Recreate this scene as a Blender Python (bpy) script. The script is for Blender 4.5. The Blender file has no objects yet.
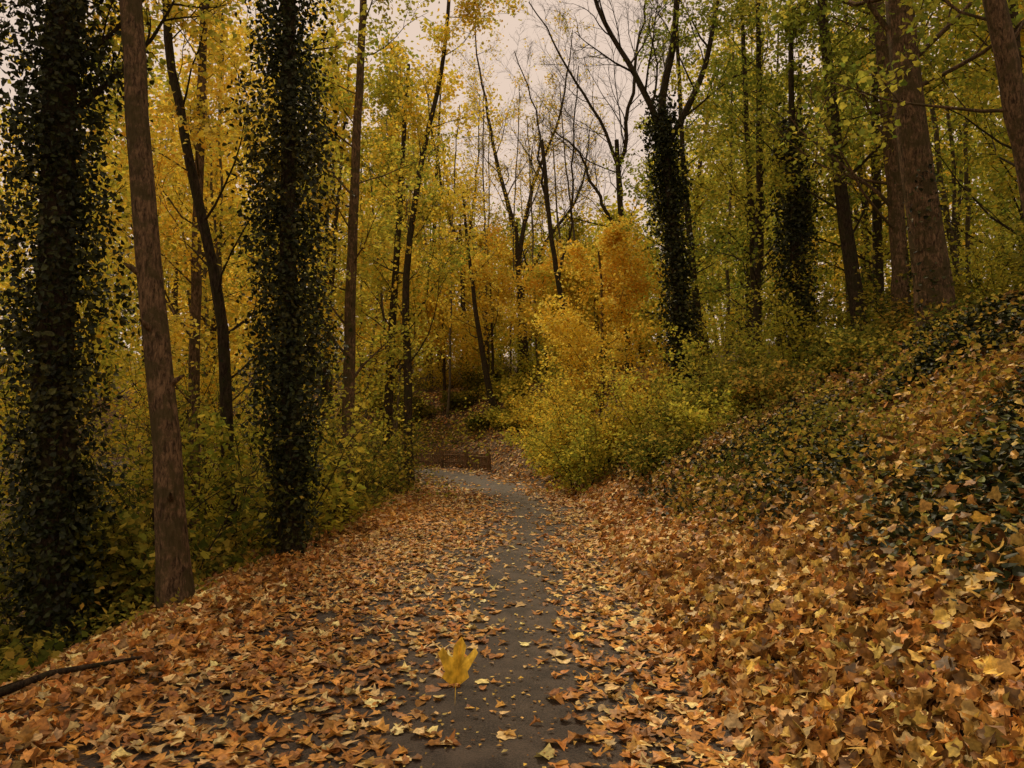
import bpy, math, numpy as np
rng = np.random.default_rng(11)
scene = bpy.context.scene
scene.view_settings.view_transform = 'Standard'
try: scene.view_settings.look = 'None'
except Exception: pass
scene.view_settings.exposure = 0

# ------------------------------------------------------------------ terrain
CP = np.array([(-.75,-60),(-.75,-8),(-.75,0),(-.75,5),(-.72,9),(-.5,12.5),(-.45,16),(-1.0,20.5),(-2.2,25),(-4.2,29),
               (-7.2,31.6),(-11.5,33.6),(-17,35),(-30,37.5),(-60,41),(-160,50)],float)
def densify(P,n=30):
    out=[]
    for i in range(len(P)-1):
        p0=P[max(i-1,0)];p1=P[i];p2=P[i+1];p3=P[min(i+2,len(P)-1)]
        for t in np.linspace(0,1,n,endpoint=False):
            out.append(.5*((2*p1)+(-p0+p2)*t+(2*p0-5*p1+4*p2-p3)*t*t+(-p0+3*p1-3*p2+p3)*t**3))
    out.append(P[-1]); return np.array(out)
CURVE=densify(CP,24)
TAN=np.gradient(CURVE,axis=0); TAN/=np.linalg.norm(TAN,axis=1)[:,None]
def lateral(x,y):
    x=np.asarray(x,float).ravel(); y=np.asarray(y,float).ravel(); out=np.empty_like(x)
    for a in range(0,len(x),8000):
        dx=x[a:a+8000,None]-CURVE[None,:,0]; dy=y[a:a+8000,None]-CURVE[None,:,1]
        d2=dx*dx+dy*dy; j=d2.argmin(1); r=np.arange(len(j))
        cr=dx[r,j]*TAN[j,1]-dy[r,j]*TAN[j,0]
        out[a:a+8000]=np.where(cr>=0,1,-1)*np.sqrt(d2[r,j])
    return out
def wob(x,y,f,seed):
    r=np.random.default_rng(abs(int(seed))); v=0
    for k in range(5):
        a=r.uniform(0,6.28); ff=f*r.uniform(.6,1.7)
        v=v+np.sin((x*math.cos(a)+y*math.sin(a))*ff+r.uniform(0,6.28))
    return v/5
HS=[-400,-90,-45,-16,-9,-4.6,-3.0,-2.1,1.9,2.5,7.6,9.2,20,60,400]
HZ=[ 14,  4,-4.5,-5,-3.2,-1.05,-.28,0,0,.28,3.05,3.6,5.4,11,22]
def H(x,y,s=None):
    x=np.asarray(x,float).ravel(); y=np.asarray(y,float).ravel()
    if s is None: s=lateral(x,y)
    h=np.interp(s,HS,HZ)
    m=np.clip((np.abs(s+.1)-2.0)/1.5,0,1)
    h+=m*(.22*wob(x,y,.9,3)+.10*wob(x,y,2.6,4)+.04*wob(x,y,7,5))
    return h
def Hs(x,y): return float(H([x],[y])[0])

# ------------------------------------------------------------------ mesh accumulation
class Acc:
    def __init__(s): s.v=[];s.c=[];s.q=[];s.t=[];s.qm=[];s.tm=[];s.n=0
    def add(s,V,C=None,Q=None,T=None,m=0):
        V=np.asarray(V,float).reshape(-1,3)
        if C is None: C=np.ones((len(V),3))*.5
        s.v.append(V); s.c.append(C)
        if Q is not None and len(Q): s.q.append(np.asarray(Q)+s.n); s.qm.append(np.full(len(Q),m))
        if T is not None and len(T): s.t.append(np.asarray(T)+s.n); s.tm.append(np.full(len(T),m))
        s.n+=len(V)
    def build(s,name,mats,smooth_t=False):
        V=np.concatenate(s.v); C=np.concatenate(s.c)
        Q=np.concatenate(s.q) if s.q else np.zeros((0,4),int); T=np.concatenate(s.t) if s.t else np.zeros((0,3),int)
        qm=np.concatenate(s.qm) if s.q else np.zeros(0,int); tm=np.concatenate(s.tm) if s.t else np.zeros(0,int)
        me=bpy.data.meshes.new(name)
        me.vertices.add(len(V)); me.vertices.foreach_set('co',V.astype(np.float32).ravel())
        nl=len(Q)*4+len(T)*3; me.loops.add(nl)
        me.loops.foreach_set('vertex_index',np.concatenate([Q.ravel(),T.ravel()]).astype(np.int32))
        me.polygons.add(len(Q)+len(T))
        me.polygons.foreach_set('loop_start',np.concatenate([np.arange(len(Q))*4,len(Q)*4+np.arange(len(T))*3]).astype(np.int32))
        me.polygons.foreach_set('material_index',np.concatenate([qm,tm]).astype(np.int32))
        me.polygons.foreach_set('use_smooth',np.concatenate([np.ones(len(Q),bool),np.full(len(T),smooth_t)]))
        me.update(calc_edges=True)
        ca=me.color_attributes.new('Col','FLOAT_COLOR','POINT')
        ca.data.foreach_set('color',np.concatenate([C,np.ones((len(C),1))],1).astype(np.float32).ravel())
        for m in mats: me.materials.append(m)
        ob=bpy.data.objects.new(name,me); scene.collection.objects.link(ob); return ob

def nrm(a): return a/np.maximum(np.linalg.norm(a,axis=-1,keepdims=True),1e-9)
def tube(acc,P,R,ns=6,m=0,rough=0.):
    P=np.asarray(P,float); R=np.asarray(R,float); n=len(P)
    t=nrm(np.gradient(P,axis=0)); ref=np.array([0,1.,0]) if abs(t[:,1]).mean()<.8 else np.array([1.,0,0])
    u=nrm(np.cross(t,ref)); w=np.cross(t,u)
    a=np.linspace(0,2*math.pi,ns,endpoint=False)
    rr=R[:,None]*np.ones((1,ns))
    if rough>0:
        k=np.arange(n)[:,None]
        rr=rr*(1+rough*(np.sin(a*3+k*.35+P[0,0])*.6+np.sin(a*5-k*.5)*.4+rng.normal(0,.35,(n,ns))))
    V=P[:,None,:]+rr[...,None]*(np.cos(a)[None,:,None]*u[:,None,:]+np.sin(a)[None,:,None]*w[:,None,:])
    i=np.arange(n-1)[:,None]*ns; j=np.arange(ns)[None,:]; j2=(j+1)%ns
    Q=np.stack([i+j,i+j2,i+ns+j2,i+ns+j],-1).reshape(-1,4)
    acc.add(V.reshape(-1,3),None,Q,None,m)

KITE=(np.array([(0,0,0),(.38,.42,.10),(0,1,-.05),(-.38,.42,.10)],float),np.array([(0,1,2),(0,2,3)]))
def mk(o):
    o=o+[(-x,y) for x,y in o[-2:0:-1]]
    mv=[(0,.28)]+o
    V=[(x,y,0.35*abs(x)**1.5-.28*(y-.3)**2) for x,y in mv]; n=len(o)
    T=[(0,1+i,1+(i+1)%n) for i in range(n)]
    k=len(V); V+=[(-.014,0,0),(.014,0,0),(.06,-.5,.03)]; T+=[(k,k+2,k+1)]
    return (np.array(V,float),np.array(T))
MAPLE=mk([(0,0),(.16,-.10),(.44,-.02),(.30,.16),(.64,.42),(.27,.46),(.20,.62),(0,1.0)])
BROAD=mk([(0,0),(.22,-.10),(.46,.02),(.44,.17),(.60,.42),(.40,.52),(.27,.60),(.17,.84),(0,1.0)])
OVATE=mk([(0,0),(.20,.02),(.34,.20),(.36,.42),(.24,.72),(0,1.0)])
_i=[(0,0),(.34,.12),(.30,.5),(0,1),(-.30,.5),(-.34,.12)]
IVY=(np.array([(0,.3,-.04)]+[(x,y,.06) for x,y in _i]),np.array([(0,1+i,1+(i+1)%6) for i in range(6)]))

def leaves(acc,C,size,col,shape=KITE,up=1.,N0=None,m=1,sv=.25,curl=None):
    n=len(C)
    if n==0: return
    r=rng.normal(0,1,(n,3))
    base=np.array([0,0,1.]) if N0 is None else N0
    N=nrm(r+up*2.2*base)
    d=rng.normal(0,1,(n,3)); d=nrm(d-(d*N).sum(1)[:,None]*N); b=np.cross(d,N)
    s=np.asarray(size)*rng.uniform(1-sv,1+sv,n)
    V0,T0=shape
    zc=rng.uniform(.2,1.8,n) if curl is None else rng.uniform(curl[0],curl[1],n)
    wx=rng.uniform(.7,1.15,n)
    V=C[:,None,:]+s[:,None,None]*(V0[None,:,0,None]*wx[:,None,None]*b[:,None]+(V0[None,:,1,None]-.35)*d[:,None]+(V0[None,:,2,None]*zc[:,None,None])*N[:,None])
    k=len(V0)
    T=(T0[None]+(np.arange(n)*k)[:,None,None]).reshape(-1,3)
    acc.add(V.reshape(-1,3),np.repeat(col,k,axis=0),None,T,m)

PAL={
 'gold':[(.92,.70,.10),(.92,.64,.07),(.90,.72,.14),(.86,.52,.06)],
 'yellow':[(.82,.64,.08),(.66,.54,.075),(.86,.58,.06),(.54,.48,.065)],
 'ygreen':[(.56,.50,.065),(.42,.41,.055),(.68,.56,.07),(.30,.32,.045)],
 'green':[(.29,.32,.045),(.19,.235,.037),(.40,.40,.055),(.56,.50,.07)],
 'under':[(.22,.21,.032),(.13,.145,.025),(.32,.28,.045),(.52,.40,.06),(.10,.12,.02)],
 'olive':[(.24,.20,.033),(.15,.145,.026),(.38,.28,.05),(.50,.30,.05),(.10,.10,.022)],
 'ivy':[(.030,.038,.009),(.052,.058,.013),(.020,.026,.008),(.085,.083,.018)],
 'ground':[(.74,.37,.08),(.80,.50,.15),(.62,.27,.055),(.38,.17,.05),(.84,.60,.24),(.68,.34,.07),(.46,.20,.04)],
 'brown':[(.48,.23,.045),(.30,.145,.04),(.60,.34,.08),(.19,.10,.03),(.60,.40,.10),(.74,.47,.09),(.38,.18,.035)],
}
def colors(C,pal,f=.8,seed=1,jit=.28):
    n=len(C); P=np.array(PAL[pal]); k=len(P)
    w=(wob(C[:,0]+C[:,2]*.7,C[:,1]-C[:,2],f,seed)*.9+.5)*k*.6+rng.uniform(0,k*.7,n)-k*.15
    c=P[np.clip(w.astype(int),0,k-1)]
    return np.clip(c*rng.uniform(1-jit,1+jit*.6,(n,1))*rng.uniform(.92,1.08,(n,3)),0,.92)

# ------------------------------------------------------------------ materials
def newmat(name):
    m=bpy.data.materials.new(name); m.use_nodes=True; nt=m.node_tree; nt.nodes.clear()
    out=nt.nodes.new('ShaderNodeOutputMaterial'); return m,nt,out
def foliagemat(name,trans):
    m,nt,out=newmat(name); L=nt.links
    at=nt.nodes.new('ShaderNodeAttribute'); at.attribute_name='Col'
    d=nt.nodes.new('ShaderNodeBsdfDiffuse'); L.new(at.outputs['Color'],d.inputs[0])
    t=nt.nodes.new('ShaderNodeBsdfTranslucent'); L.new(at.outputs['Color'],t.inputs['Color'])
    mx=nt.nodes.new('ShaderNodeMixShader'); mx.inputs[0].default_value=trans
    L.new(d.outputs[0],mx.inputs[1]); L.new(t.outputs[0],mx.inputs[2]); L.new(mx.outputs[0],out.inputs[0])
    return m
def leafmat(name,trans=.4,rough=.5,spec=.3,gain=1.):
    m,nt,out=newmat(name); L=nt.links
    at=nt.nodes.new('ShaderNodeAttribute'); at.attribute_name='Col'
    tc=nt.nodes.new('ShaderNodeTexCoord'); no=nt.nodes.new('ShaderNodeTexNoise'); no.inputs['Scale'].default_value=42; no.inputs['Detail'].default_value=2
    L.new(tc.outputs['Object'],no.inputs['Vector'])
    mr=nt.nodes.new('ShaderNodeMapRange'); mr.inputs[1].default_value=.3; mr.inputs[2].default_value=.7; mr.inputs[3].default_value=.5*gain; mr.inputs[4].default_value=1.25*gain
    L.new(no.outputs['Fac'],mr.inputs[0])
    mu=nt.nodes.new('ShaderNodeVectorMath'); mu.operation='MULTIPLY'
    L.new(at.outputs['Color'],mu.inputs[0]); L.new(mr.outputs[0],mu.inputs[1])
    p=nt.nodes.new('ShaderNodeBsdfPrincipled'); p.inputs['Roughness'].default_value=rough; p.inputs['Specular IOR Level'].default_value=spec
    L.new(mu.outputs[0],p.inputs['Base Color'])
    t=nt.nodes.new('ShaderNodeBsdfTranslucent'); L.new(mu.outputs[0],t.inputs['Color'])
    mx=nt.nodes.new('ShaderNodeMixShader'); mx.inputs[0].default_value=trans
    L.new(p.outputs[0],mx.inputs[1]); L.new(t.outputs[0],mx.inputs[2]); L.new(mx.outputs[0],out.inputs[0])
    return m
M_leaf=foliagemat('leaf_foliage',.52); M_ivy=leafmat('ivy_leaf',.12,.5,.2); M_litter=leafmat('fallen_leaf',.15,.5,.25)
def bark(name,c1,c2,moss,ms=.35):
    m,nt,out=newmat(name); L=nt.links
    tc=nt.nodes.new('ShaderNodeTexCoord'); mp=nt.nodes.new('ShaderNodeMapping'); mp.inputs['Scale'].default_value=(1,1,.28)
    L.new(tc.outputs['Object'],mp.inputs[0])
    n1=nt.nodes.new('ShaderNodeTexNoise'); n1.inputs['Scale'].default_value=32; n1.inputs['Detail'].default_value=7; n1.inputs['Roughness'].default_value=.72; n1.inputs['Distortion'].default_value=.5
    L.new(mp.outputs[0],n1.inputs['Vector'])
    n2=nt.nodes.new('ShaderNodeTexNoise'); n2.inputs['Scale'].default_value=5; n2.inputs['Detail'].default_value=7; n2.inputs['Roughness'].default_value=.7
    L.new(tc.outputs['Object'],n2.inputs['Vector'])
    cr=nt.nodes.new('ShaderNodeValToRGB'); cr.color_ramp.elements[0].color=(*c1,1); cr.color_ramp.elements[0].position=.40
    cr.color_ramp.elements[1].color=(*c2,1); cr.color_ramp.elements[1].position=.60
    L.new(n1.outputs['Fac'],cr.inputs[0])
    r2=nt.nodes.new('ShaderNodeMapRange'); r2.inputs[1].default_value=.46; r2.inputs[2].default_value=.56; r2.inputs[4].default_value=ms*2
    L.new(n2.outputs['Fac'],r2.inputs[0])
    mx=nt.nodes.new('ShaderNodeMix'); mx.data_type='RGBA'; L.new(r2.outputs[0],mx.inputs[0]); L.new(cr.outputs[0],mx.inputs[6]); mx.inputs[7].default_value=(*moss,1)
    p=nt.nodes.new('ShaderNodeBsdfPrincipled'); p.inputs['Roughness'].default_value=.9; p.inputs['Specular IOR Level'].default_value=.12
    L.new(mx.outputs[2],p.inputs['Base Color'])
    b=nt.nodes.new('ShaderNodeBump'); b.inputs['Strength'].default_value=1; b.inputs['Distance'].default_value=.05
    L.new(n1.outputs['Fac'],b.inputs['Height']); L.new(b.outputs[0],p.inputs['Normal']); L.new(p.outputs[0],out.inputs[0])
    return m
M_bark=bark('bark_brown',(.045,.028,.015),(.25,.155,.078),(.075,.058,.022),.42)
M_barkD=bark('bark_dark',(.018,.012,.008),(.085,.058,.032),(.045,.042,.016))
M_barkP=bark('bark_pale',(.06,.045,.028),(.20,.155,.095),(.10,.09,.04))
M_wood=bark('fence_wood',(.14,.08,.045),(.34,.20,.11),(.16,.12,.05))

m,nt,out=newmat('leaf_litter_ground'); L=nt.links; M_ground=m
tc=nt.nodes.new('ShaderNodeTexCoord')
vo=nt.nodes.new('ShaderNodeTexVoronoi'); vo.inputs['Scale'].default_value=17; vo.inputs['Randomness'].default_value=1
nz=nt.nodes.new('ShaderNodeTexNoise'); nz.inputs['Scale'].default_value=9; nz.inputs['Detail'].default_value=4
va=nt.nodes.new('ShaderNodeVectorMath'); va.operation='MULTIPLY_ADD'; va.inputs[1].default_value=(.12,.12,.12)
L.new(tc.outputs['Object'],nz.inputs['Vector']); L.new(nz.outputs['Color'],va.inputs[0]); L.new(tc.outputs['Object'],va.inputs[2]); L.new(va.outputs[0],vo.inputs['Vector'])
sx=nt.nodes.new('ShaderNodeSeparateColor'); L.new(vo.outputs['Color'],sx.inputs[0])
cr=nt.nodes.new('ShaderNodeValToRGB'); e=cr.color_ramp.elements; e[0].color=(.03,.018,.010,1); e[1].color=(.36,.2,.045,1)
for p_,c_ in ((.3,(.07,.038,.015,1)),(.55,(.20,.10,.025,1)),(.8,(.12,.06,.018,1))):
    q=e.new(p_); q.color=c_
L.new(sx.outputs[0],cr.inputs[0])
n3=nt.nodes.new('ShaderNodeTexNoise'); n3.inputs['Scale'].default_value=.7; n3.inputs['Detail'].default_value=6; L.new(tc.outputs['Object'],n3.inputs['Vector'])
r3=nt.nodes.new('ShaderNodeMapRange'); r3.inputs[1].default_value=.4; r3.inputs[2].default_value=.7; r3.inputs[4].default_value=.6; L.new(n3.outputs['Fac'],r3.inputs[0])
mx=nt.nodes.new('ShaderNodeMix'); mx.data_type='RGBA'; L.new(r3.outputs[0],mx.inputs[0]); L.new(cr.outputs[0],mx.inputs[6]); mx.inputs[7].default_value=(.035,.028,.013,1)
p=nt.nodes.new('ShaderNodeBsdfPrincipled'); p.inputs['Roughness'].default_value=.8
L.new(mx.outputs[2],p.inputs['Base Color'])
b=nt.nodes.new('ShaderNodeBump'); b.inputs['Strength'].default_value=1; b.inputs['Distance'].default_value=.06
L.new(vo.outputs['Distance'],b.inputs['Height']); L.new(b.outputs[0],p.inputs['Normal']); L.new(p.outputs[0],out.inputs[0])

m,nt,out=newmat('asphalt'); L=nt.links; M_asph=m
tc=nt.nodes.new('ShaderNodeTexCoord')
n1=nt.nodes.new('ShaderNodeTexNoise'); n1.inputs['Scale'].default_value=85; n1.inputs['Detail'].default_value=5; n1.inputs['Roughness'].default_value=.7; L.new(tc.outputs['Object'],n1.inputs['Vector'])
n2=nt.nodes.new('ShaderNodeTexNoise'); n2.inputs['Scale'].default_value=2.5; n2.inputs['Detail'].default_value=9; n2.inputs['Roughness'].default_value=.7; L.new(tc.outputs['Object'],n2.inputs['Vector'])
cr=nt.nodes.new('ShaderNodeValToRGB'); cr.color_ramp.elements[0].position=.42; cr.color_ramp.elements[0].color=(.018,.014,.011,1); cr.color_ramp.elements[1].position=.60; cr.color_ramp.elements[1].color=(.115,.085,.062,1)
ad=nt.nodes.new('ShaderNodeMath'); ad.operation='MULTIPLY_ADD'; ad.inputs[1].default_value=.5
ml=nt.nodes.new('ShaderNodeMath'); ml.operation='MULTIPLY'; ml.inputs[1].default_value=.5
L.new(n2.outputs['Fac'],ml.inputs[0]); L.new(n1.outputs['Fac'],ad.inputs[0]); L.new(ml.outputs[0],ad.inputs[2]); L.new(ad.outputs[0],cr.inputs[0])
p=nt.nodes.new('ShaderNodeBsdfPrincipled'); p.inputs['Roughness'].default_value=.48; p.inputs['Specular IOR Level'].default_value=.35; L.new(cr.outputs[0],p.inputs['Base Color'])
b=nt.nodes.new('ShaderNodeBump'); b.inputs['Strength'].default_value=1; b.inputs['Distance'].default_value=.014
L.new(n1.outputs['Fac'],b.inputs['Height']); L.new(b.outputs[0],p.inputs['Normal']); L.new(p.outputs[0],out.inputs[0])

# ------------------------------------------------------------------ ground + path
def axis(lo,hi,d,far):
    a=np.arange(lo,hi+d/2,d); r=[hi]; st=d
    while r[-1]<far: st*=1.25; r.append(r[-1]+st)
    l=[lo]; st=d
    while l[-1]>-far: st*=1.25; l.append(l[-1]-st)
    return np.concatenate([np.array(l[1:][::-1]),a,np.array(r[1:])])
gx=axis(-18,16,.22,600); gy=axis(-3,42,.25,600)
X,Y=np.meshgrid(gx,gy); Z=H(X,Y)
A=Acc(); nx=len(gx); ny=len(gy)
i=np.arange(ny-1)[:,None]*nx; j=np.arange(nx-1)[None]
A.add(np.stack([X.ravel(),Y.ravel(),Z],1),None,np.stack([i+j,i+j+1,i+nx+j+1,i+nx+j],-1).reshape(-1,4))
A.build('ground',[M_ground])
sel=(CURVE[:,1]>-9)&(CURVE[:,0]>-40)
c=CURVE[sel]; t=TAN[sel]; nrml=np.stack([t[:,1],-t[:,0]],1)
A=Acc(); cols=np.linspace(-1.35,1.85,9); rows=[]
for k,o in enumerate(cols):
    e=.06*np.sin(c[:,1]*2.3)+.05*np.sin(c[:,1]*5.1) if k in(0,8) else 0
    q=c+nrml*(o+np.asarray(e).reshape(-1,1) if k in (0,8) else o)
    rows.append(np.concatenate([q,np.full((len(q),1),.012+.012*(1-((o-.25)/1.6)**2))],1))
G=np.stack(rows,1); n=len(c)
i=np.arange(n-1)[:,None]*9; j=np.arange(8)[None]
A.add(G.reshape(-1,3),None,np.stack([i+j,i+j+1,i+9+j+1,i+9+j],-1).reshape(-1,4))
A.build('path',[M_asph])

# ------------------------------------------------------------------ fallen leaves
def terr_normal(x,y):
    e=.15; h=H(x,y); return nrm(np.stack([-(H(x+e,y)-h)/e,-(H(x,y+e)-h)/e,np.ones(len(x))],1))
CAM0=np.array([0,0,1.6])
A=Acc()
def ivyness(x,y,s):
    return np.clip((wob(x,y,1.5,41)+.30)*3,0,1)*np.clip((s-3.0)/1.2,0,1)
def litter(n,xr,yr,pal,size,shape,path_tilt,other_tilt,filt=None,zmax=.05,clear=.86,zoff=0.,zpow=1.5):
    x=rng.uniform(*xr,n); y=rng.uniform(*yr,n); s=lateral(x,y)
    wid=.50+.014*np.clip(y,0,40)
    off=.84-.02*np.clip(y-12,0,20)+.06*np.sin(y*1.3)
    dens=1-clear*np.exp(-((s-off)/wid)**2)
    dens-=.25*np.exp(-((s+.0)/.8)**2)
    dens*=np.where((s>-1.2)&(s<1.9),.72+.25*wob(x,y,2.2,9),1.)
    if filt is not None: dens=dens*filt(x,y,s)
    k=rng.uniform(0,1,n)<dens; x,y,s=x[k],y[k],s[k]
    onp=(s>-1.35)&(s<1.85)
    z=H(x,y,s)+np.where(onp,.030+rng.uniform(0,.012,len(x)),.012+zoff+rng.uniform(0,1,len(x))**zpow*zmax)
    N=terr_normal(x,y); C=np.stack([x,y,z],1); col=colors(C,pal,.7,21,.5)
    d=np.linalg.norm(C-CAM0,axis=1); k=d>1.9; C,N,col,onp=C[k],N[k],col[k],onp[k]
    for mask,tl in ((onp,path_tilt),(~onp,other_tilt)):
        leaves(A,C[mask],size,col[mask],shape,tl,N[mask],m=0,sv=.42,curl=(-.8,2.6))
litter(17000,(-3.6,6.5),(1.2,10.5),'ground',.078,MAPLE,4.,1.0,zmax=.06)
litter(18000,(-3.6,6.5),(1.2,10.5),'ground',.072,BROAD,4.,1.0,zmax=.06)
litter(10000,(-3.6,6.5),(1.2,10.5),'ground',.062,OVATE,4.,1.0,zmax=.06)
litter(28000,(-3.8,8.5),(10,20),'ground',.084,BROAD,4,1.2,zmax=.07)
litter(12000,(-3.8,8.5),(10,20),'ground',.08,KITE,4,1.2,zmax=.07)
litter(34000,(-14,9),(20,42),'ground',.13,KITE,3.,1.5,zmax=.08)
litter(16000,(1.2,5.5),(1.2,8),'brown',.068,BROAD,4,.5,filt=lambda x,y,s:(s>2.),zmax=.10)
litter(8000,(1.2,5.5),(1.2,8),'ground',.062,MAPLE,4,.6,filt=lambda x,y,s:(s>2.),zmax=.10)
# leaves caught on top of the bank plants
litter(20000,(2.2,9.5),(3,14),'brown',.07,BROAD,4,.6,filt=lambda x,y,s:np.clip((s-2.6)/1,0,1)*(1-.72*ivyness(x,y,s)),zmax=.20,zoff=.05,zpow=.8)
litter(20000,(1.8,10),(12,23),'brown',.09,KITE,4,.7,filt=lambda x,y,s:np.clip((s-2.4)/1,0,1)*(.5+.4*wob(x,y,1.3,78)),zmax=.26,zoff=.05,zpow=.8)
litter(14000,(-9,-3),(2,22),'brown',.08,KITE,3,1.2,zmax=.05)
litter(9000,(-1.6,1.3),(1.5,14),'brown',.030,KITE,5,3,zmax=.01,clear=.3)
A.build('fallen_leaves',[M_litter])

# ------------------------------------------------------------------ plants
def curve_pts(start,d,length,n,wander,trop):
    P=[np.array(start,float)]; d=nrm(np.array(d,float)); st=length/(n-1)
    for k in range(n-1):
        d=nrm(d+rng.normal(0,wander,3)+np.array([0,0,trop])); P.append(P[-1]+d*st)
    return np.array(P)
def interp(P,t):
    f=t*(len(P)-1); i=min(int(f),len(P)-2); a=f-i
    return P[i]*(1-a)+P[i+1]*a, nrm(P[i+1]-P[i])
def side_dir(t,ang,az=None):
    r=rng.normal(0,1,3) if az is None else np.array([math.cos(az),math.sin(az),0])
    r=nrm(r-(r@t)*t); return nrm(t*math.cos(ang)+r*math.sin(ang))
CAM=np.array([0,0,1.6])
def cull(C):
    keep=(np.linalg.norm(C-CAM,axis=1)>4.5)&~((np.abs(C[:,0])<2.0)&(C[:,1]<12)&(C[:,2]<4.5))
    return C[keep]
def foliate(acc,tw,per,jit,size,pal,shape,seed,up=.5,f=.7):
    if not tw: return
    S=np.array([p[0] for p in tw]); E=np.array([p[-1] for p in tw])
    n=len(tw)*per; idx=rng.integers(0,len(tw),n); t=rng.uniform(.1,1.08,n)[:,None]
    C=S[idx]*(1-t)+E[idx]*t+rng.normal(0,jit,(n,3))*np.array([1,1,.7]); C[:,2]-=jit*.4
    C=cull(C)
    leaves(acc,C,size,colors(C,pal,f,seed),shape,up)
def crown(acc,trunk,r0,nb,t0,blen,n2,n3,ang=(.7,1.25),trop=.06,az=None,tubes=True):
    tw=[]
    for b in range(nb):
        t=t0+(1-t0)*((b+rng.uniform(0,1))/nb); t=min(t,.985)
        p,tg=interp(trunk,t)
        a=rng.uniform(0,6.28) if az is None else az+rng.normal(0,.7)
        ln=blen*(1.05-.6*(t-t0)/(1-t0))*rng.uniform(.6,1.15)
        rr=r0*(1-.8*t)*rng.uniform(.16,.32)
        L1=curve_pts(p,side_dir(tg,rng.uniform(*ang),a),ln,7,.13,trop)
        tube(acc,L1,np.linspace(rr,rr*.22,7),5)
        for c_ in range(n2):
            t2=.22+.78*(c_+rng.uniform(0,1))/n2; p2,g2=interp(L1,min(t2,.99))
            L2=curve_pts(p2,side_dir(g2,rng.uniform(.4,.95)),ln*.45*rng.uniform(.5,1.1)*(1.15-.5*t2),5,.16,trop*.6)
            r2=max(rr*.38,.006); tube(acc,L2,np.linspace(r2,r2*.3,5),4)
            for d_ in range(n3):
                t3=.2+.8*(d_+rng.uniform(0,1))/n3; p3,g3=interp(L2,min(t3,.99))
                L3=curve_pts(p3,side_dir(g3,rng.uniform(.4,1.)),ln*.2*rng.uniform(.6,1.3),4,.2,0)
                tw.append(L3); r3=max(r2*.4,.0035)
                if tubes: tube(acc,L3,np.linspace(r3,r3*.4,4),3)
    return tw
def trunk_path(pts,n=26,w=.02):
    P=densify(np.array(pts,float),10); s=np.linspace(0,1,n)
    d=np.r_[0,np.cumsum(np.linalg.norm(np.diff(P,axis=0),axis=1))]; d/=d[-1]
    Q=np.stack([np.interp(s,d,P[:,k]) for k in range(3)],1); Q[1:,:2]+=np.cumsum(rng.normal(0,w,(n-1,2)),0)*.5
    return Q
def trunk_r(r0,r1,n=26,flare=.4):
    s=np.linspace(0,1,n); return r0+(r1-r0)*s**.85+r0*flare*np.exp(-s*34)
def tree(name,pts,r0,r1,nb=16,t0=.3,blen=3.,n2=5,n3=4,per=9,jit=.12,size=.1,pal='yellow',shape=KITE,barkm=None,seed=1,ns=14,w=.02,**kw):
    A=Acc(); z0=Hs(pts[0][0],pts[0][1])-.12
    pts=[(pts[0][0],pts[0][1],z0)]+list(pts[1:])
    P=trunk_path(pts,28,w); tube(A,P,trunk_r(r0,r1,28),ns,0,.045)
    tw=crown(A,P,r0,nb,t0,blen,n2,n3,**kw)
    if per: foliate(A,tw,per,jit,size,pal,shape,seed)
    return A,P,name,(barkm or M_bark)
def done(a):
    A,P,name,bk=a; return A.build(name,[bk,M_leaf,M_ivy])
def ivy(A,P,prof,n,size=.075,z_top=99,pal='ivy',clumps=160,spread=.14):
    zz=[a for a,_ in prof]; rr=[b for _,b in prof]
    tc_=rng.uniform(0,1,clumps*4); C=np.array([interp(P,t)[0] for t in tc_]); C=C[(C[:,2]<z_top)&(C[:,2]>zz[0])][:clumps]
    rad=np.interp(C[:,2],zz,rr)*(1+.3*np.sin(C[:,2]*2.1+P[0,0])); a=rng.uniform(0,6.28,len(C)); k=rng.uniform(.1,1.,len(C))
    O=np.stack([np.cos(a),np.sin(a),np.zeros(len(C))],1)
    CC=C+O*(rad*k)[:,None]
    idx=rng.integers(0,len(CC),n)
    Q=CC[idx]+rng.normal(0,1,(n,3))*spread*np.array([1,1,1.7])
    leaves(A,Q,size,colors(Q,pal,1.5,5,.35),IVY,.5,nrm(O[idx]+np.array([0,0,.5])),m=2)
    for k in range(min(60,len(CC))):
        tube(A,np.array([C[k],(C[k]+CC[k])/2+np.array([0,0,-.03]),CC[k]+np.array([0,0,.1])]),[.012,.009,.004],3)

# --- near trees, left
a=tree('beech_tree',[(-3.30,7.4,0),(-3.42,7.4,1.2),(-3.62,7.4,2.7),(-3.80,7.4,4.3),(-3.96,7.4,6.1),(-4.3,7.4,10),(-4.7,7.4,15)],.145,.06,nb=13,t0=.5,blen=2.6,per=10,jit=.14,size=.08,pal='yellow',shape=BROAD,ns=24,w=.02)
for zz,az in ((2.15,.4),(1.5,2.2),(2.9,3.4),(1.1,5.5),(2.3,4.6)):
    p_=a[1][np.abs(a[1][:,2]-zz).argmin()]; L1=curve_pts(p_,(math.cos(az),math.sin(az)-.6,.5),.28,4,.05,.02); tube(a[0],L1,[.055,.04,.03,.010],8,0,.1)
done(a)
a=tree('ivy_covered_tree',[(-4.75,7.9,0),(-4.9,7.9,2),(-4.95,7.9,5),(-4.9,7.9,9),(-5,7.9,15)],.22,.08,nb=16,t0=.36,blen=2.4,per=9,size=.08,pal='ygreen',shape=BROAD,barkm=M_barkD)
ivy(a[0],a[1],[(-1.5,.22),(0,.40),(1.5,.52),(4,.62),(9,.6)],24000,.068,9,clumps=420); done(a)
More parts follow.
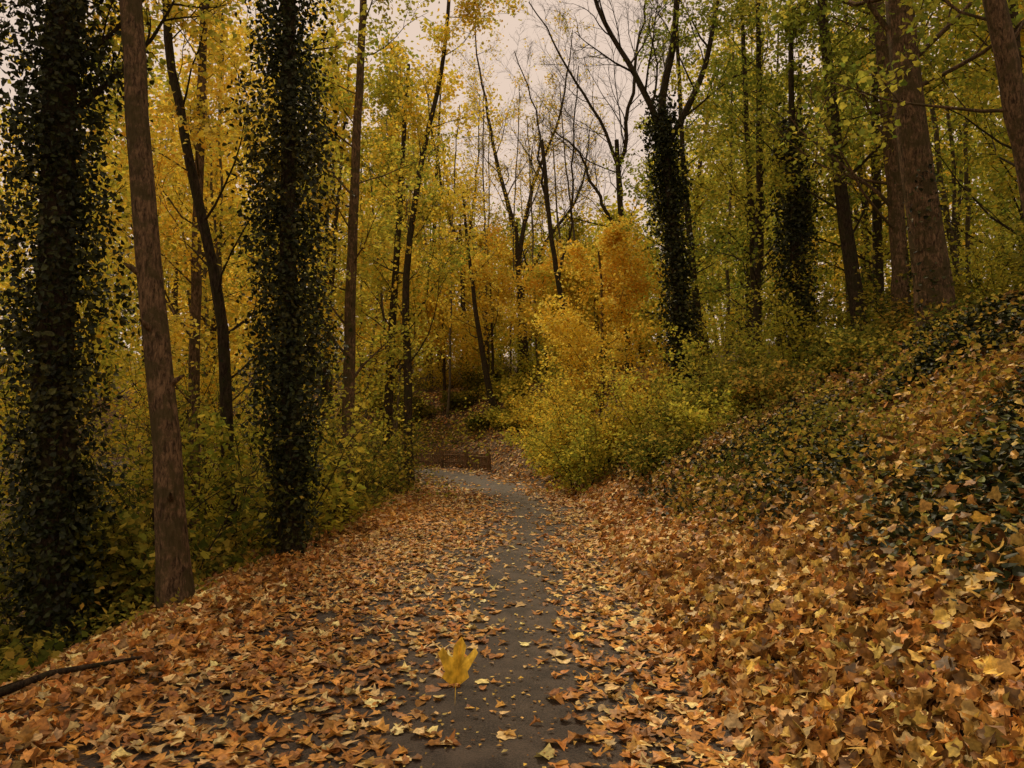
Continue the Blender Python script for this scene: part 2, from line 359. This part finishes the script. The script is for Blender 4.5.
a=tree('ivy_covered_tree',[(-2.86,9.6,0),(-2.88,9.6,2),(-2.95,9.6,4),(-2.98,9.6,7),(-3.1,9.6,15)],.13,.05,nb=14,t0=.42,blen=2.2,per=9,size=.08,pal='ygreen',shape=BROAD,barkm=M_barkD)
ivy(a[0],a[1],[(-.1,.10),(1.4,.18),(2.2,.40),(3.5,.60),(6,.6),(9,.45)],20000,.068,10,clumps=380); done(a)
a=tree('slender_tree',[(-4.05,10.8,0),(-4.2,10.8,2),(-4.35,10.8,3.6),(-4.9,10.8,6),(-5.3,10.8,8.5),(-5.5,10.8,13)],.10,.04,nb=20,t0=.14,blen=2.2,per=12,size=.085,pal='yellow',barkm=M_barkD); done(a)
a=tree('slender_tree',[(-5.2,12.2,0),(-5.25,12.2,3),(-5.3,12.2,6),(-5.2,12.2,14)],.11,.04,nb=20,t0=.2,blen=2.4,per=13,size=.09,pal='gold',barkm=M_bark); done(a)
a=tree('slender_tree',[(-3.42,15.2,0),(-3.40,15.2,4),(-3.25,15.2,8),(-3.1,15.2,15)],.15,.05,nb=20,t0=.16,blen=2.6,per=14,size=.095,pal='ygreen',w=.02); done(a)
a=tree('slender_tree',[(-2.85,20.6,0),(-2.9,20.6,3),(-2.95,20.6,6),(-2.6,20.6,9),(-2.0,20.6,12),(-1.7,20.6,16)],.14,.04,nb=20,t0=.16,blen=3.1,per=16,size=.11,jit=.16,pal='yellow',barkm=M_barkD); done(a)
a=tree('slender_tree',[(-3.8,22.5,0),(-3.75,22.5,3),(-3.6,22.5,7),(-3.3,22.5,13)],.17,.05,nb=20,t0=.2,blen=3.,per=16,size=.115,jit=.16,pal='ygreen',barkm=M_barkD); done(a)
# --- centre, beyond the bend
a=tree('leaning_tree',[(-.7,35,0),(-1.2,35,4),(-2.1,35,10),(-2.4,35,13)],.17,.05,nb=14,t0=.25,blen=3,per=4,size=.15,pal='yellow',barkm=M_barkD); done(a)
def bare(name,pts,r0,forks,r1=.08,nb=9,blen=4,per=0,**kw):
    a=tree(name,pts,r0,r1,nb=4,t0=.6,blen=blen*.8,n2=5,n3=5,per=0,barkm=M_barkD,ang=(.35,.8)); A=a[0]
    tws=[]
    for f in forks:
        P=trunk_path(f,16,.14); tube(A,P,np.linspace(r0*.42,.02,16),8,0,.03)
        tws+=crown(A,P,r0*.5,nb+10,.05,blen,7,7,ang=(.4,1.1),trop=.07)
    if per: foliate(A,tws,per,.15,.13,'yellow',KITE,4)
    return done(a)
bare('bare_oak_tree',[(.7,40,0),(.6,40,7),(.3,40,11),(.2,40,13)],.33,[[(.3,40,10.5),(1.2,40,15),(2.6,40,19),(3.5,40,24)],[(.2,40,12.5),(-.8,40,16),(-1.6,40,21),(-1.8,40,25)],[(.4,40,8.8),(2,40,12),(4,40,15),(5,40,19)]],per=1)
bare('bare_tree',[(2.7,31,0),(2.2,31,6),(1.6,31,10),(1.2,31,14)],.14,[[(1.6,31,10),(1.0,31,14),(.2,31,18)],[(2.,31,8),(2.9,31,12),(3.2,31,17)]],blen=3)
bare('bare_tree',[(4.2,26,0),(3.95,26,6),(3.8,26,10),(3.7,26,12)],.19,[[(3.85,26,9.5),(3.2,26,12.5),(2.0,26,14.5),(.5,26,17)],[(3.8,26,11),(4.2,26,14),(4.8,26,19)],[(3.9,26,8.5),(2.6,26,11),(1.2,26,12.4)]],blen=3.4)
bare('bare_tree',[(-2.6,44,0),(-2.9,44,8),(-3.2,44,14)],.22,[[(-3,44,11),(-2.2,44,16),(-1.6,44,22)],[(-3,44,12),(-4.2,44,17),(-5,44,23)]],blen=3.6,per=1)
a=tree('ivy_covered_tree',[(4.75,20,0),(4.65,20,4),(4.4,20,8),(4.2,20,10.5),(4.6,20,13),(4.9,20,18)],.20,.05,nb=12,t0=.55,blen=3.4,per=5,size=.11,pal='green',barkm=M_barkD)
P=trunk_path([(4.2,20,9.8),(3.4,20,11.6),(2.5,20,13.3),(1.9,20,16)],16,.06); tube(a[0],P,np.linspace(.10,.03,16),8,0,.04)
tw=crown(a[0],P,.15,14,.1,2.8,6,5)
P2=trunk_path([(4.3,20,9.5),(5.2,20,11.2),(5.7,20,13.5),(6,20,17)],16,.06); tube(a[0],P2,np.linspace(.10,.03,16),8,0,.04); tw=crown(a[0],P2,.15,12,.1,2.6,6,4); foliate(a[0],tw,5,.15,.11,'green',KITE,4)
ivy(a[0],a[1],[(2,.3),(4,.34),(6,.42),(9,.52),(10.5,.35)],10000,.105,10.6,clumps=230,spread=.15); done(a)
# --- right bank trees
a=tree('oak_tree',[(7.25,12.5,0),(7.15,12.5,4.5),(6.95,12.5,6.5),(6.75,12.5,9.2),(6.5,12.5,14),(6.4,12.5,18)],.30,.12,nb=20,t0=.28,blen=3.6,per=13,size=.09,pal='green',ns=24,w=.02)
ivy(a[0],a[1],[(3.0,.30),(5,.34),(6,.25)],1400,.075,6,clumps=80,spread=.09); done(a)
a=tree('oak_tree',[(8.0,15,0),(7.95,15,6),(7.8,15,9),(7.5,15,15)],.19,.08,nb=18,t0=.2,blen=3.2,per=13,size=.10,pal='green',barkm=M_bark); done(a)
a=tree('slender_tree',[(7.8,16.3,0),(7.5,16.3,6),(7.1,16.3,11),(6.9,16.3,17)],.18,.06,nb=18,t0=.2,blen=3.2,per=13,size=.10,pal='ygreen',barkm=M_barkD); done(a)
a=tree('oak_tree',[(6.9,9.2,0),(6.6,9.2,4.6),(6.2,9.1,6.4),(5.9,9,8.5),(5.6,9,13)],.17,.07,nb=15,t0=.25,blen=3.0,per=11,size=.08,pal='green',shape=BROAD); done(a)
for (x,y,r,pl,lean) in ((6.5,19.5,.11,'green',.2),(7.4,22,.13,'ygreen',-.3),(6.4,24.5,.15,'green',-.6),(9.5,19,.15,'green',.2),(10.5,14.5,.13,'ygreen',-.3),(8.6,26,.18,'ygreen',.4),(11.5,23,.18,'green',0),(12.5,18,.16,'ygreen',.5),(8.9,12.2,.08,'green',.6)):
    a=tree('hillside_tree',[(x,y,0),(x+lean*.5,y,7),(x+lean,y,11),(x+lean*1.4,y,16)],r,.05,nb=18,t0=.1,blen=3.2,n3=3,per=17,jit=.17,size=.115,pal=pl,barkm=M_barkD,seed=int(x*3)); done(a)
for x,y in ((8.2,20.5),(7.0,17.6)):
    a=tree('ivy_covered_tree',[(x,y,0),(x-.2,y,6),(x-.1,y,12)],.14,.05,nb=10,t0=.4,blen=2.4,per=13,size=.11,pal='green',barkm=M_barkD)
    ivy(a[0],a[1],[(2,.2),(5,.4),(9,.3)],4000,.1,9,clumps=90,spread=.15); done(a)
# golden maple
a=tree('golden_maple_tree',[(2.9,24,0),(2.95,24,3.4),(3.0,24,5.6),(2.9,24,7.6)],.08,.03,nb=26,t0=.1,blen=3.0,n2=6,n3=4,per=20,jit=.16,size=.115,pal='gold'); done(a)
for x,y,h,pl in ((-1.0,38,7.5,'gold'),(-3.6,39,7,'yellow'),(1.6,36,5.8,'gold'),(-5.4,38,8,'gold'),(.4,46,8,'yellow'),(-2.2,46,9,'yellow'),(3.2,41,8.5,'ygreen'),(-5,46,11,'ygreen'),(2.6,34,5,'yellow')):
    z=Hs(x,y); a=tree('golden_maple_tree' if pl=='gold' else 'young_maple_tree',[(x,y,0),(x,y,z+h*.4),(x-.2,y,z+h)],.09,.03,nb=18,t0=.2,blen=3.0,n2=5,n3=3,per=16,jit=.22,size=.17,pal=pl,tubes=False,barkm=M_barkD); done(a)

# --- shrubs
def shrub(name,x,y,h,pal,stems=11,spread=.7,per=9,size=.09,shape=KITE,jit=.1,seed=1,nt=7):
    A=Acc(); tw=[]; z=Hs(x,y)-.05
    for k in range(stems):
        a=rng.uniform(0,6.28); sp=rng.uniform(.1,spread)
        S=curve_pts((x+math.cos(a)*.3,y+math.sin(a)*.3,z),(math.cos(a)*sp,math.sin(a)*sp,1),h*rng.uniform(.35,1.1),9,.10,-.035)
        tube(A,S,np.linspace(.014,.004,9),4)
        for q in range(nt):
            t=.03+.97*(q+rng.uniform(0,1))/nt; p,g=interp(S,min(t,.99))
            L2=curve_pts(p,side_dir(g,rng.uniform(.6,1.2)),h*.28*rng.uniform(.5,1.2),4,.18,0); tube(A,L2,np.linspace(.006,.003,4),3); tw.append(L2)
            for w_ in range(2):
                p3,g3=interp(L2,rng.uniform(.3,.9)); L3=curve_pts(p3,side_dir(g3,.8),h*.13,3,.2,0); tw.append(L3); tube(A,L3,[.004,.003,.002],3)
    foliate(A,tw,per,jit,size,pal,shape,seed,up=.7,f=1.1)
    return A.build(name,[M_barkD,M_leaf])
for (x,y,h,pl) in ((1.75,18.2,2.1,'ygreen'),(2.7,18.5,2.6,'yellow'),(3.5,17.5,2.0,'ygreen'),(2.1,20.5,2.9,'yellow'),(1.5,20.8,2.2,'yellow'),(1.3,23.5,2.2,'ygreen'),(4.2,16.4,1.6,'under'),(5.1,18,2.2,'ygreen'),(4.0,20.6,2.8,'gold'),(5.6,15.4,1.3,'under'),
                   (6.4,17,2.2,'ygreen'),(7.6,18.5,2.8,'under'),(5.8,21,3.,'ygreen'),(8.6,15.2,1.5,'under'),(9.6,12.6,1.5,'under'),(8.4,17.3,2.3,'ygreen'),(1.7,26,2.4,'yellow'),(4.5,24,2.8,'gold'),
                   (3.4,15.6,.9,'olive'),(3.0,14.6,.8,'under'),(4.9,13.8,.9,'olive'),(6.0,12.6,.8,'under'),(4.0,14.4,1.0,'ygreen'),(6.8,14,1.1,'under'),(10.5,17,3,'ygreen'),(11.5,14,3,'under'),(9.8,14.6,2.2,'ygreen'),(8.2,10.4,1.0,'under'),(7.4,13.2,.9,'olive')):
    shrub('hazel_shrub',x,y,h,pl,stems=15,spread=.85,size=.09,per=11,seed=int(x*7))
for (x,y,h,pl,sh) in ((-4.1,8.6,1.6,'under',BROAD),(-3.7,11,2.4,'ygreen',BROAD),(-3.3,12.6,1.9,'under',KITE),(-3.2,14.5,2.0,'under',KITE),(-4.6,10.5,3.4,'under',KITE),(-5.6,9.4,3.4,'under',KITE),
                   (-6.3,7.2,2.4,'under',BROAD),(-5.3,6.6,1.4,'under',BROAD),(-4.6,13.2,4.2,'ygreen',KITE),(-6.2,12.5,5.,'ygreen',KITE),(-7.6,10.5,4.6,'under',KITE),(-5.2,16,5,'ygreen',KITE),(-4.1,17.5,3.6,'ygreen',KITE),
                   (-3.5,19,2.0,'under',KITE),(-7.5,15,5.5,'yellow',KITE),(-9.5,13,5.5,'ygreen',KITE),(-6,20,5.5,'yellow',KITE),(-4.8,25.5,3.2,'ygreen',KITE),(-9,19,6,'gold',KITE),(-4.0,22,2.2,'under',KITE),(-6.8,27,3.6,'yellow',KITE),(-8.3,23,6,'yellow',KITE),(-8.6,8.8,4.5,'under',KITE)):
    shrub('understory_shrub',x,y,h,pl,stems=12,size=.085,per=9 if h<4 else 14,shape=sh,seed=int(-x*5),nt=7 if h<4 else 9)
for (x,y,h,pl) in ((.3,32,1.3,'ygreen'),(-1.3,33.6,.8,'under'),(1.4,31,2.4,'yellow'),(2.3,29,2.6,'ygreen'),(-4.6,37.2,1.6,'under'),(-2.6,37.5,1.1,'under'),(-.4,36.2,1.3,'ygreen'),(-1.6,40,1.8,'under'),(1.2,39,2.6,'ygreen'),(-3.8,43,3.2,'yellow'),(-1.2,43,3,'ygreen'),(2.0,43.5,3.6,'ygreen'),(-7.2,39.5,3,'ygreen'),(-5.8,36.5,1.3,'under')):
    shrub('hillside_shrub',x,y,h,pl,stems=13,spread=.95,size=.14,per=9,jit=.16,seed=int(abs(x)*5))

# --- ground ivy and low plants on the bank / left verge
A=Acc()
def cover(n,xr,yr,pal,size,fn,shape=IVY,hgt=.16,up=.9,m=0):
    x=rng.uniform(*xr,n); y=rng.uniform(*yr,n); s=lateral(x,y)
    k=rng.uniform(0,1,n)<fn(x,y,s); x,y,s=x[k],y[k],s[k]
    C=np.stack([x,y,H(x,y,s)+rng.uniform(.03,hgt,len(x))*(.8+.6*wob(x,y,3,8))+.03],1)
    C=C[np.linalg.norm(C-CAM,axis=1)>2.2]
    leaves(A,C,size,colors(C,pal,1.6,31,.35),shape,up,m=m)
patch=lambda x,y,f,sd,th,k=3: np.clip((wob(x,y,f,sd)-th)*k,0,1)
cover(120000,(2.0,9.5),(2.5,14),'ivy',.068,ivyness,hgt=.25)
cover(44000,(2.0,10),(9,22),'ivy',.085,lambda x,y,s:patch(x,y,1.3,42,-.35)*np.clip((s-2.6)/1,0,1),hgt=.26)
cover(14000,(2.4,9.5),(3,16),'under',.066,lambda x,y,s:patch(x,y,1.4,43,-.05)*np.clip((s-2.9)/1,0,1),hgt=.28)
A.build('ground_ivy',[M_ivy])
A=Acc()
cover(30000,(2.0,10),(6.5,22),'olive',.07,lambda x,y,s:patch(x,y,1.6,44,-.25)*np.clip((s-2.5)/1,0,1),shape=KITE,hgt=.5,up=.5)
cover(17000,(2.4,9),(9,22),'under',.075,lambda x,y,s:patch(x,y,1.9,49,-.15)*np.clip((s-2.5)/1,0,1),shape=KITE,hgt=.5,up=.6)
cover(9000,(2.4,8),(4,12),'olive',.065,lambda x,y,s:patch(x,y,1.7,47,0)*np.clip((s-3)/1,0,1),shape=KITE,hgt=.4,up=.5)
cover(13000,(-6,-2.6),(3,22),'under',.065,lambda x,y,s:patch(x,y,1.5,45,-.2)*np.clip((-s-2.1)/.6,0,1),shape=KITE,hgt=.32,up=.5)
cover(8000,(-6,-2.6),(3,22),'olive',.07,lambda x,y,s:patch(x,y,1.1,46,-.2)*np.clip((-s-2.1)/.5,0,1),shape=KITE,hgt=.4,up=.5)
cover(14000,(-9,4),(32,46),'under',.13,lambda x,y,s:patch(x,y,.9,48,-.15)*np.clip((s-2.6)/1,0,1),shape=KITE,hgt=.45,up=.5)
A.build('low_plants',[M_leaf])

# --- mid-distance trees
def midtree(x,y,h,pal,r=.14,t0=.1,blen=3.6,size=.2,per=15,nb=18):
    l=rng.normal(0,.5); z=Hs(x,y)
    a=tree('woodland_tree',[(x,y,0),(x+l*.4,y,z+h*.4),(x+l,y,z+h)],r,.04,nb=nb,t0=t0,blen=blen,n2=5,n3=3,per=per,jit=.24,size=size,pal=pal,barkm=M_barkD,seed=int(abs(x)*3+y),ns=8,w=.05,tubes=False); done(a)
left=[(-7.5,17.5),(-10,16.5),(-9,22),(-6.5,24.5),(-12,21),(-14.5,18),(-6.8,28),(-11,27),(-15.5,25),(-19,22),(-8.5,42),(-11,40.5),(-14,31),(-19,29),(-23,27),(-13,43),(-18,38),(-24,34),(-8.5,13.5),(-12.5,12),(-11,9.5),(-9.2,11)]
for k,(x,y) in enumerate(left):
    midtree(x,y,rng.uniform(13,18),['yellow','ygreen','gold','yellow','ygreen'][k%5],r=rng.uniform(.09,.18),size=.13 if y<19 else .18)
right=[(13.5,27),(10,31),(15,31),(18,24),(7.6,33),(12,37),(18,36),(22,30),(6.5,44),(10,45),(16,44),(24,40),(15.5,20),(19,18),(13,15)]
for k,(x,y) in enumerate(right):
    midtree(x,y,rng.uniform(12,16) if x>9 else 9,['ygreen','green','yellow','green'][k%4],r=rng.uniform(.12,.22))
for x,y,h,pl in ((4.8,38,6.5,'ygreen'),(4,32,5.5,'yellow'),(-7,48,14,'yellow')):
    midtree(x,y,h,pl,t0=.05,blen=3)
# thin pale pole-stage trees on the slope behind the bend and on both sides
for k in range(40):
    if k<20: x=rng.uniform(-9,5); y=rng.uniform(36,50)
    elif k<32: x=rng.uniform(-12,-4.5); y=rng.uniform(12,34)
    else: x=rng.uniform(6.5,13); y=rng.uniform(20,34)
    if lateral([x],[y])[0]<2.6 and k<20: continue
    z=Hs(x,y); h=rng.uniform(11,17); l=rng.normal(0,.8)
    a=tree('young_beech_tree',[(x,y,0),(x+l*.5,y,z+h*.5),(x+l,y,z+h)],rng.uniform(.05,.11),.025,nb=10,t0=.35,blen=2.2,n2=4,n3=3,per=6,jit=.2,size=.13,pal='yellow',barkm=M_barkP,seed=k,ns=7,w=.05); done(a)

# --- distant woodland: one object
A=Acc()
for k in range(185):
    az=rng.uniform(-1.0,1.0); d=rng.uniform(50,92); x=math.sin(az)*d; y=math.cos(az)*d
    gap=abs(math.tan(az)*740+512-560)<95
    h=rng.uniform(8,12) if gap else rng.uniform(15,25)
    z=Hs(x,y); P=trunk_path([(x,y,z),(x+rng.normal(0,.6),y,z+h*.5),(x+rng.normal(0,1),y,z+h)],8,.1)
    r=rng.uniform(.15,.3); tube(A,P,np.linspace(r,.05,8),6)
    m_=60; t=rng.uniform(.0,1,m_); cc=np.array([interp(P,q)[0] for q in t]); rad=4*np.sqrt(np.clip(1.05-t,0,1))+.6
    cc+=nrm(rng.normal(0,1,(m_,3)))*rad[:,None]*rng.uniform(.3,1,(m_,1))
    C=cc[rng.integers(0,m_,1400)]+rng.normal(0,.6,(1400,3))*np.array([1,1,.6])
    leaves(A,C,.36,colors(C,['yellow','ygreen','yellow','green'][k%4],.3,k),KITE,.5)
A.build('distant_trees',[M_barkD,M_leaf])

# ------------------------------------------------------------------ small fence at the bend
root=bpy.data.objects.new('wooden_fence',None); scene.collection.objects.link(root)
sel=np.where((CURVE[:,1]>26.4)&(CURVE[:,0]>-13)&(CURVE[:,1]<40))[0]
FP=CURVE[sel]+np.stack([TAN[sel][:,1],-TAN[sel][:,0]],1)*2.15
d=np.r_[0,np.cumsum(np.linalg.norm(np.diff(FP,axis=0),axis=1))]
AP=Acc(); AR=Acc(); APo=Acc()
def box(A,c,u,l,w,h):
    u=np.array([u[0],u[1],0]); v=np.array([-u[1],u[0],0]); c=np.array(c)
    V=[c+u*a*l/2+v*b*w/2+np.array([0,0,e*h]) for e in(0,1) for a,b in((-1,-1),(1,-1),(1,1),(-1,1))]
    A.add(V,None,[(0,3,2,1),(4,5,6,7),(0,1,5,4),(1,2,6,5),(2,3,7,6),(3,0,4,7)])
q=0
while q<d[-1]-.2:
    f=lambda s:np.array([np.interp(s,d,FP[:,0]),np.interp(s,d,FP[:,1])])
    p0=f(q); p1=f(q+.1); u=(p1-p0)/np.linalg.norm(p1-p0); z=Hs(*p0)
    box(AP,(p0[0],p0[1],z-.05),u,.085,.022,.64+rng.normal(0,.035))
    if int(q/.15)%13==0:
        pb=p0+np.array([-u[1],u[0]])*.085; box(APo,(pb[0],pb[1],z-.2),u,.1,.1,.98)
    q+=.15
for hh in(.18,.46):
    s=np.linspace(0,d[-1],30); pts=np.array([[*f(a)] for a in s]); 
    tg=nrm(np.gradient(pts,axis=0)); pb=pts+np.stack([-tg[:,1],tg[:,0]],1)*.026
    tube(AR,np.c_[pb,H(pb[:,0],pb[:,1])+hh],np.full(30,.025),6)
for A_,nm in((AP,'pickets'),(AR,'rails'),(APo,'posts')):
    o=A_.build(nm,[M_wood]); o.parent=root
    for pl in o.data.polygons: pl.use_smooth=False

# ------------------------------------------------------------------ falling leaf, fallen branch
A=Acc()
V0,T0=mk([(0,0),(.14,-.02),(.34,.14),(.28,.26),(.50,.66),(.40,.78),(.24,.60),(.14,.55),(.16,.80),(0,1.0)])
V=V0.copy(); V[:,1]-=.2; V[:,2]+=.5*np.abs(V[:,0]); V[:,0]+=.12*V[:,1]
a_=.115; R=np.array([[1,0,0],[0,.25,-.97],[0,.97,.25]])
V=(V*np.array([1.05,1.15,1.6]))@R.T*a_
A.add(V+np.array([-.168,2.3,.86]),np.tile([(.80,.52,.05)],(len(V),1)),None,T0)
A.build('falling_leaf',[M_litter])
A=Acc()
P=np.array([(-3.9,4.3,Hs(-3.9,4.3)+.10),(-3.4,4.5,Hs(-3.4,4.5)+.10),(-2.9,4.75,Hs(-2.9,4.75)+.09),(-2.5,5.1,.07)]); tube(A,P,[.035,.03,.022,.008],8,0,.1)
tube(A,np.array([P[1],P[1]+(.12,.22,.06),P[1]+(.2,.45,.07)]),[.014,.009,.004],5)
A.build('fallen_branch',[M_barkD])

# ------------------------------------------------------------------ light
w=bpy.data.worlds.new('World'); scene.world=w; w.use_nodes=True; nt=w.node_tree; nt.nodes.clear()
el=math.radians(58); az=math.radians(-20)
sk=nt.nodes.new('ShaderNodeTexSky'); sk.sky_type='NISHITA'; sk.sun_disc=False; sk.sun_elevation=el; sk.sun_rotation=az
mx=nt.nodes.new('ShaderNodeMix'); mx.data_type='RGBA'; mx.inputs[0].default_value=.93; mx.inputs[7].default_value=(8.4,6.5,5.1,1)
bg=nt.nodes.new('ShaderNodeBackground'); bg.inputs[1].default_value=.1; wo=nt.nodes.new('ShaderNodeOutputWorld')
nt.links.new(sk.outputs[0],mx.inputs[6]); nt.links.new(mx.outputs[2],bg.inputs[0]); nt.links.new(bg.outputs[0],wo.inputs[0])
ld=bpy.data.lights.new('sun','SUN'); ld.energy=2.9; ld.angle=math.radians(14); ld.color=(1,.82,.56)
lo=bpy.data.objects.new('sun',ld); scene.collection.objects.link(lo)
from mathutils import Vector
sd=Vector((math.sin(az)*math.cos(el),math.cos(az)*math.cos(el),math.sin(el)))
lo.rotation_euler=sd.to_track_quat('Z','Y').to_euler()

cd=bpy.data.cameras.new('camera'); cd.lens=26; cd.sensor_width=36; cd.clip_end=2000; cd.clip_start=.05
co=bpy.data.objects.new('camera',cd); scene.collection.objects.link(co); co.location=(0,0,1.6)
co.rotation_euler=(math.radians(93.55),0,0); scene.camera=co
print('POLYS',sum(len(o.data.polygons) for o in scene.objects if o.type=='MESH'))
